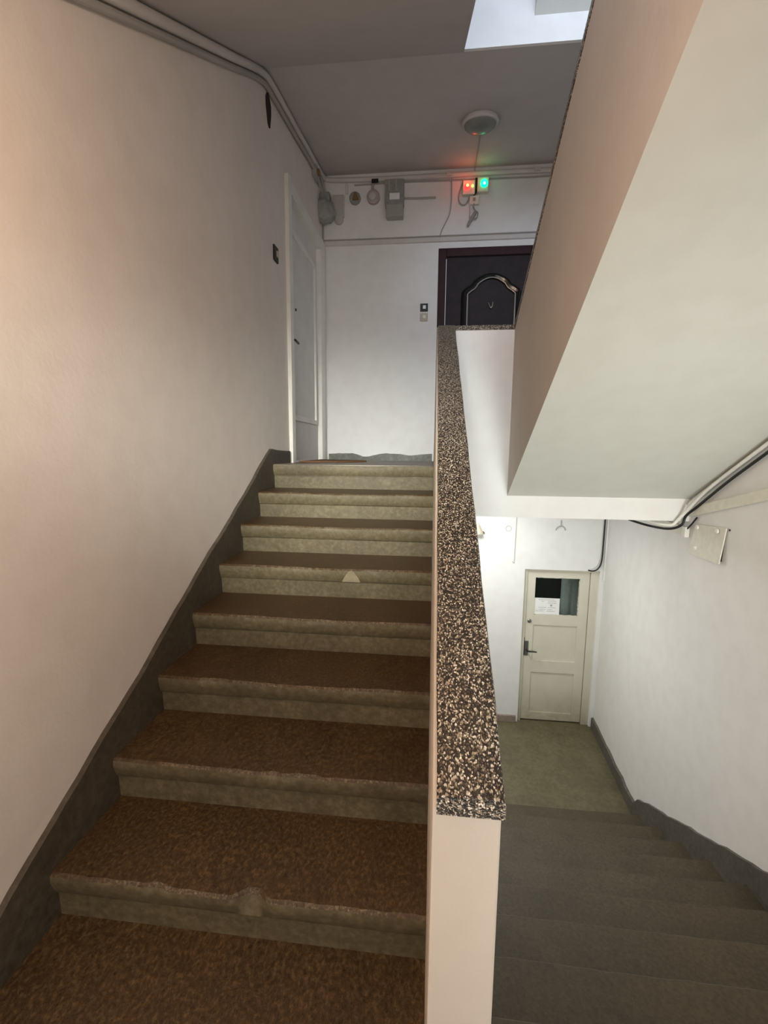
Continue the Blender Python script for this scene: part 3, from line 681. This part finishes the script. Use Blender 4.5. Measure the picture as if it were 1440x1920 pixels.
wall_plate('doorbell', ((-0.02, 2.165, 2.605), 'x'), 'small black doorbell plate on the left wall before the white door', 'doorbell', 'black', 'beige_plastic', 0.085, 0.10)

# ------------------------------------------------------------------ marks and fittings on the wall of the lower landing
b = MB(); b.tube([(1.900+0.028*math.cos(a), YB-0.001, 0.478+0.028*math.sin(a)) for a in [2*math.pi*i/24 for i in range(25)]], 0.0035, 6)
tag(b.build('wall_ring', 'pale_grey'), 'small round blanking ring on the wall above the lower landing', 'ring')
b = MB(); b.tube(smooth_path([(2.365, YB-0.004, 0.475), (2.385, YB-0.01, 0.505), (2.415, YB-0.012, 0.518), (2.445, YB-0.01, 0.505), (2.46, YB-0.004, 0.475)], 5), 0.005, 6)
b.tube([(2.415, YB-0.012, 0.515), (2.415, YB-0.006, 0.58)], 0.004, 6)
tag(b.build('wall_hook', 'grey_plastic'), 'thin curved grey hook above the cream door', 'hook')
b = MB(); b.tube(smooth_path([(1.975, YB-0.003, 0.62), (1.972, YB-0.003, 0.35), (1.970, YB-0.003, 0.14), (1.962, YB-0.003, 0.125), (1.952, YB-0.003, 0.135)], 4), 0.0045, 6)
tag(b.build('cable', 'pale_grey'), 'thin pale wire hanging down the wall left of the cream door', 'cable')
wl2 = thing('wall_fitting', (1.585, YB, 0.42), 'small beige cone fitting on the wall beside the terrazzo cap', 'fitting')
MB().lathe([(0.058, 0), (0.05, 0.02), (0.012, 0.10), (0.006, 0.105)], (1.585, YB-0.045, 0.425), (0.0, 0.0, 1), 16).build('shade', 'beige_plastic', wl2, smooth=True)
MB().box(1.57, 1.60, YB-0.05, YB+0.001, 0.415, 0.435).build('bracket', 'beige_plastic', wl2)
b = MB(); b.tube(smooth_path([(1.62, YB-0.03, 0.43), (1.645, YB-0.02, 0.44), (1.655, YB-0.01, 0.42)], 4), 0.006, 6); b.build('hook', 'brass_brown', wl2)
MB().lathe([(0.010, 0), (0.010, 0.004)], (1.578, YB, 0.35), (0, -1, 0), 10).build('screw', 'black', wl2)
# cables and conduit in the right corner above the cream door
pipe('conduit', [(2.868, YB-0.014, 0.80), (2.868, YB-0.014, 0.30), (2.868, YB-0.014, -0.03)], 0.012, 'casing_white', 'white vertical conduit in the corner right of the cream door', 'conduit', 8, 0)
pipe('cable', [(2.838, YB-0.008, 0.80), (2.838, YB-0.008, 0.35), (2.832, YB-0.008, 0.16), (2.80, YB-0.008, 0.085), (2.755, YB-0.008, 0.063), (2.71, YB-0.006, 0.070)], 0.007, 'black', 'black cable curving over the top corner of the cream door', 'cable', 8)
pipe('cable', [(2.818, YB-0.006, 0.80), (2.816, YB-0.006, 0.40), (2.808, YB-0.006, 0.18), (2.77, YB-0.006, 0.105), (2.73, YB-0.006, 0.080)], 0.005, 'casing_white', 'white cable running beside the black one over the cream door', 'cable', 6)

# ------------------------------------------------------------------ right wall: trunking, cables, distribution box
X = XR
def band(p0, p1, hh, th):      # flat strip on the right wall from p0 to p1 (y, z)
    (ya, za), (yb, zb) = p0, p1
    return MB().prism([(ya, za-hh/2), (ya, za+hh/2), (yb, zb+hh/2), (yb, zb-hh/2)], X-th, X-0.0015, 0)
t1 = tag(band((1.955, 0.885), (0.2, 1.365), 0.062, 0.02).build('cable_trunking', 'cream_plastic', bevel=0.003), 'cream trunking strip rising along the right wall below the soffit', 'trunking')
t2 = thing('cable_trunking', (XR, 2.3, 0.76), 'cream trunking behind the beam with white end cap', 'trunking')
b = MB(); b.prism([(wx(2.0)-0.024, 2.0), (wx(2.0)-0.001, 2.0), (wx(3.5)-0.001, 3.5), (wx(3.5)-0.024, 3.5)], 0.722, 0.782, 2); b.build('channel', 'cream_plastic', t2)
MB().box(XR-0.032, XR-0.0015, 1.962, 2.0, 0.718, 0.786).build('end_cap', 'white_plastic', t2, bevel=0.003)
so = lambda y: 0.967+S*(YL-y)
pipe('cable', [(XR-0.02, 0.0, so(0.0)-0.055), (XR-0.02, 0.8, so(0.8)-0.06), (XR-0.022, 1.3, so(1.3)-0.070), (XR-0.024, 1.6, so(1.6)-0.075), (XR-0.026, 1.85, so(1.85)-0.095), (XR-0.05, 1.93, 0.865), (XR-0.065, 1.948, 0.80), (XR-0.12, 1.99, 0.768), (XR-0.22, 2.05, 0.778), (XR-0.30, 2.15, 0.80)], 0.008, 'black', 'black cable running under the soffit and curling below the beam', 'cable', 8)
pipe('cable', [(XR-0.03, 0.0, so(0.0)-0.03), (XR-0.03, 0.9, so(0.9)-0.032), (XR-0.035, 1.4, so(1.4)-0.035), (XR-0.04, 1.75, so(1.75)-0.045), (XR-0.065, 1.90, 0.90), (XR-0.095, 1.935, 0.835), (XR-0.13, 1.94, 0.80), (XR-0.19, 1.985, 0.800), (XR-0.24, 2.06, 0.810)], 0.009, 'white_plastic', 'white cable beside the black one under the soffit', 'cable', 8)
pipe('cable', [(XR-0.014, 1.88, 0.86), (XR-0.014, 1.93, 0.81), (XR-0.018, 1.975, 0.765)], 0.005, 'black', 'short black lead entering the white trunking end cap', 'cable', 8, 4)
pipe('conduit', [(XR-0.014, 0.0, so(0.0)-0.018), (XR-0.014, 1.0, so(1.0)-0.018), (XR-0.014, 1.6, so(1.6)-0.019), (XR-0.016, 1.9, so(1.9)-0.024), (XR-0.03, 1.955, 0.93)], 0.013, 'pipe', 'painted conduit in the corner between soffit and right wall', 'conduit', 8)
db = thing('distribution_box', (XR, 1.77, 0.62), 'white flat cover plate of an electrical box on the right wall', 'electrical box')
b = MB(); b.prism([(1.93, 0.645), (1.885, 0.80), (1.62, 0.815), (1.626, 0.642)], X-0.004, X+0.001, 0); b.build('recess', 'dark_metal', db)
b = MB()
vs = [(X-0.004, 1.952, 0.622), (X-0.004, 1.892, 0.818), (X-0.008, 1.597, 0.840), (X-0.022, 1.606, 0.632)]
vs += [(v[0]-0.006, v[1], v[2]) for v in vs]
b.add(vs, [(0, 1, 2, 3), (7, 6, 5, 4), (0, 4, 5, 1), (1, 5, 6, 2), (2, 6, 7, 3), (3, 7, 4, 0)]); cv = b.build('cover', 'cream_plastic', db)
for (yy, z_) in ((1.865, 0.668), (1.665, 0.812), (1.87, 0.80)):
    fx = X-0.009-0.011*(1.955-yy)/0.34
    MB().lathe([(0.016, 0), (0.014, 0.007), (0.006, 0.010)], (fx, yy, z_), (-1, 0, 0), 14).build('screw', 'white_plastic', cv, smooth=True)
MB().lathe([(0.006, 0), (0.006, 0.003)], (X-0.001, 1.585, 0.832), (-1, 0, 0), 8).build('hole', 'black', db)

# ------------------------------------------------------------------ added warm fill lamp under the upper half landing, out of view
LP = Vector((0.62, -0.60, ZU-0.08)); LN = Vector((0, 0, -1))
hl = thing('ceiling_lamp', LP, 'added warm fill lamp over the half landing, out of view', 'lamp')
MB().lathe([(0.13, 0.0), (0.14, 0.012), (0.14, 0.03)], LP, LN, 32).build('rim', 'white_plastic', hl, smooth=True)
MB().lathe([(0.125, 0.03), (0.12, 0.05), (0.09, 0.075), (0.04, 0.088), (0.01, 0.09)], LP, LN, 32).build('dome', 'opal_lit', hl, smooth=True)
plight('warm_fill', LP+LN*0.18, (1.0, 0.68, 0.48), 19, hl, 0.08)
# square panel lamp of the lower landing, hidden behind the beam
ll = thing('ceiling_lamp', (1.35, 2.75, 0.968), 'lit square panel lamp on the ceiling of the lower landing', 'lamp')
MB().box(1.05, 1.65, 2.45, 3.05, 0.935, 0.968).build('frame', 'white_plastic', ll, bevel=0.004)
MB().box(1.07, 1.63, 2.47, 3.03, 0.930, 0.936).build('panel', 'opal_lit2', ll)
al = area('panel_light', (1.35, 2.75, 0.925), (1.35, 2.75, -1.0), 0.55, 0.55, 25, (0.98, 1.0, 0.98))
al.location = Vector((1.35, 2.75, 0.925))-ll.location; al.parent = ll

# added fill lamp on the end wall, unseen, to brighten the left wall
sc = thing('fill_wall_lamp', (0.16, YE, 1.05), 'added warm fill lamp on the wall behind the half landing, out of view', 'lamp')
MB().lathe([(0.06, 0.0), (0.06, 0.015), (0.03, 0.03)], (0.16, YE, 1.05), (0, 1, 0), 24).build('base', 'white_plastic', sc, smooth=True)
MB().lathe([(0.03, 0.03), (0.075, 0.06), (0.085, 0.09), (0.07, 0.13), (0.03, 0.15)], (0.16, YE, 1.05), (0, 1, 0), 24).build('shade', 'opal_lit', sc, smooth=True)
plight('warm_fill', (0.30, YE+0.26, 1.05), (1.0, 0.74, 0.55), 14, sc, 0.08)
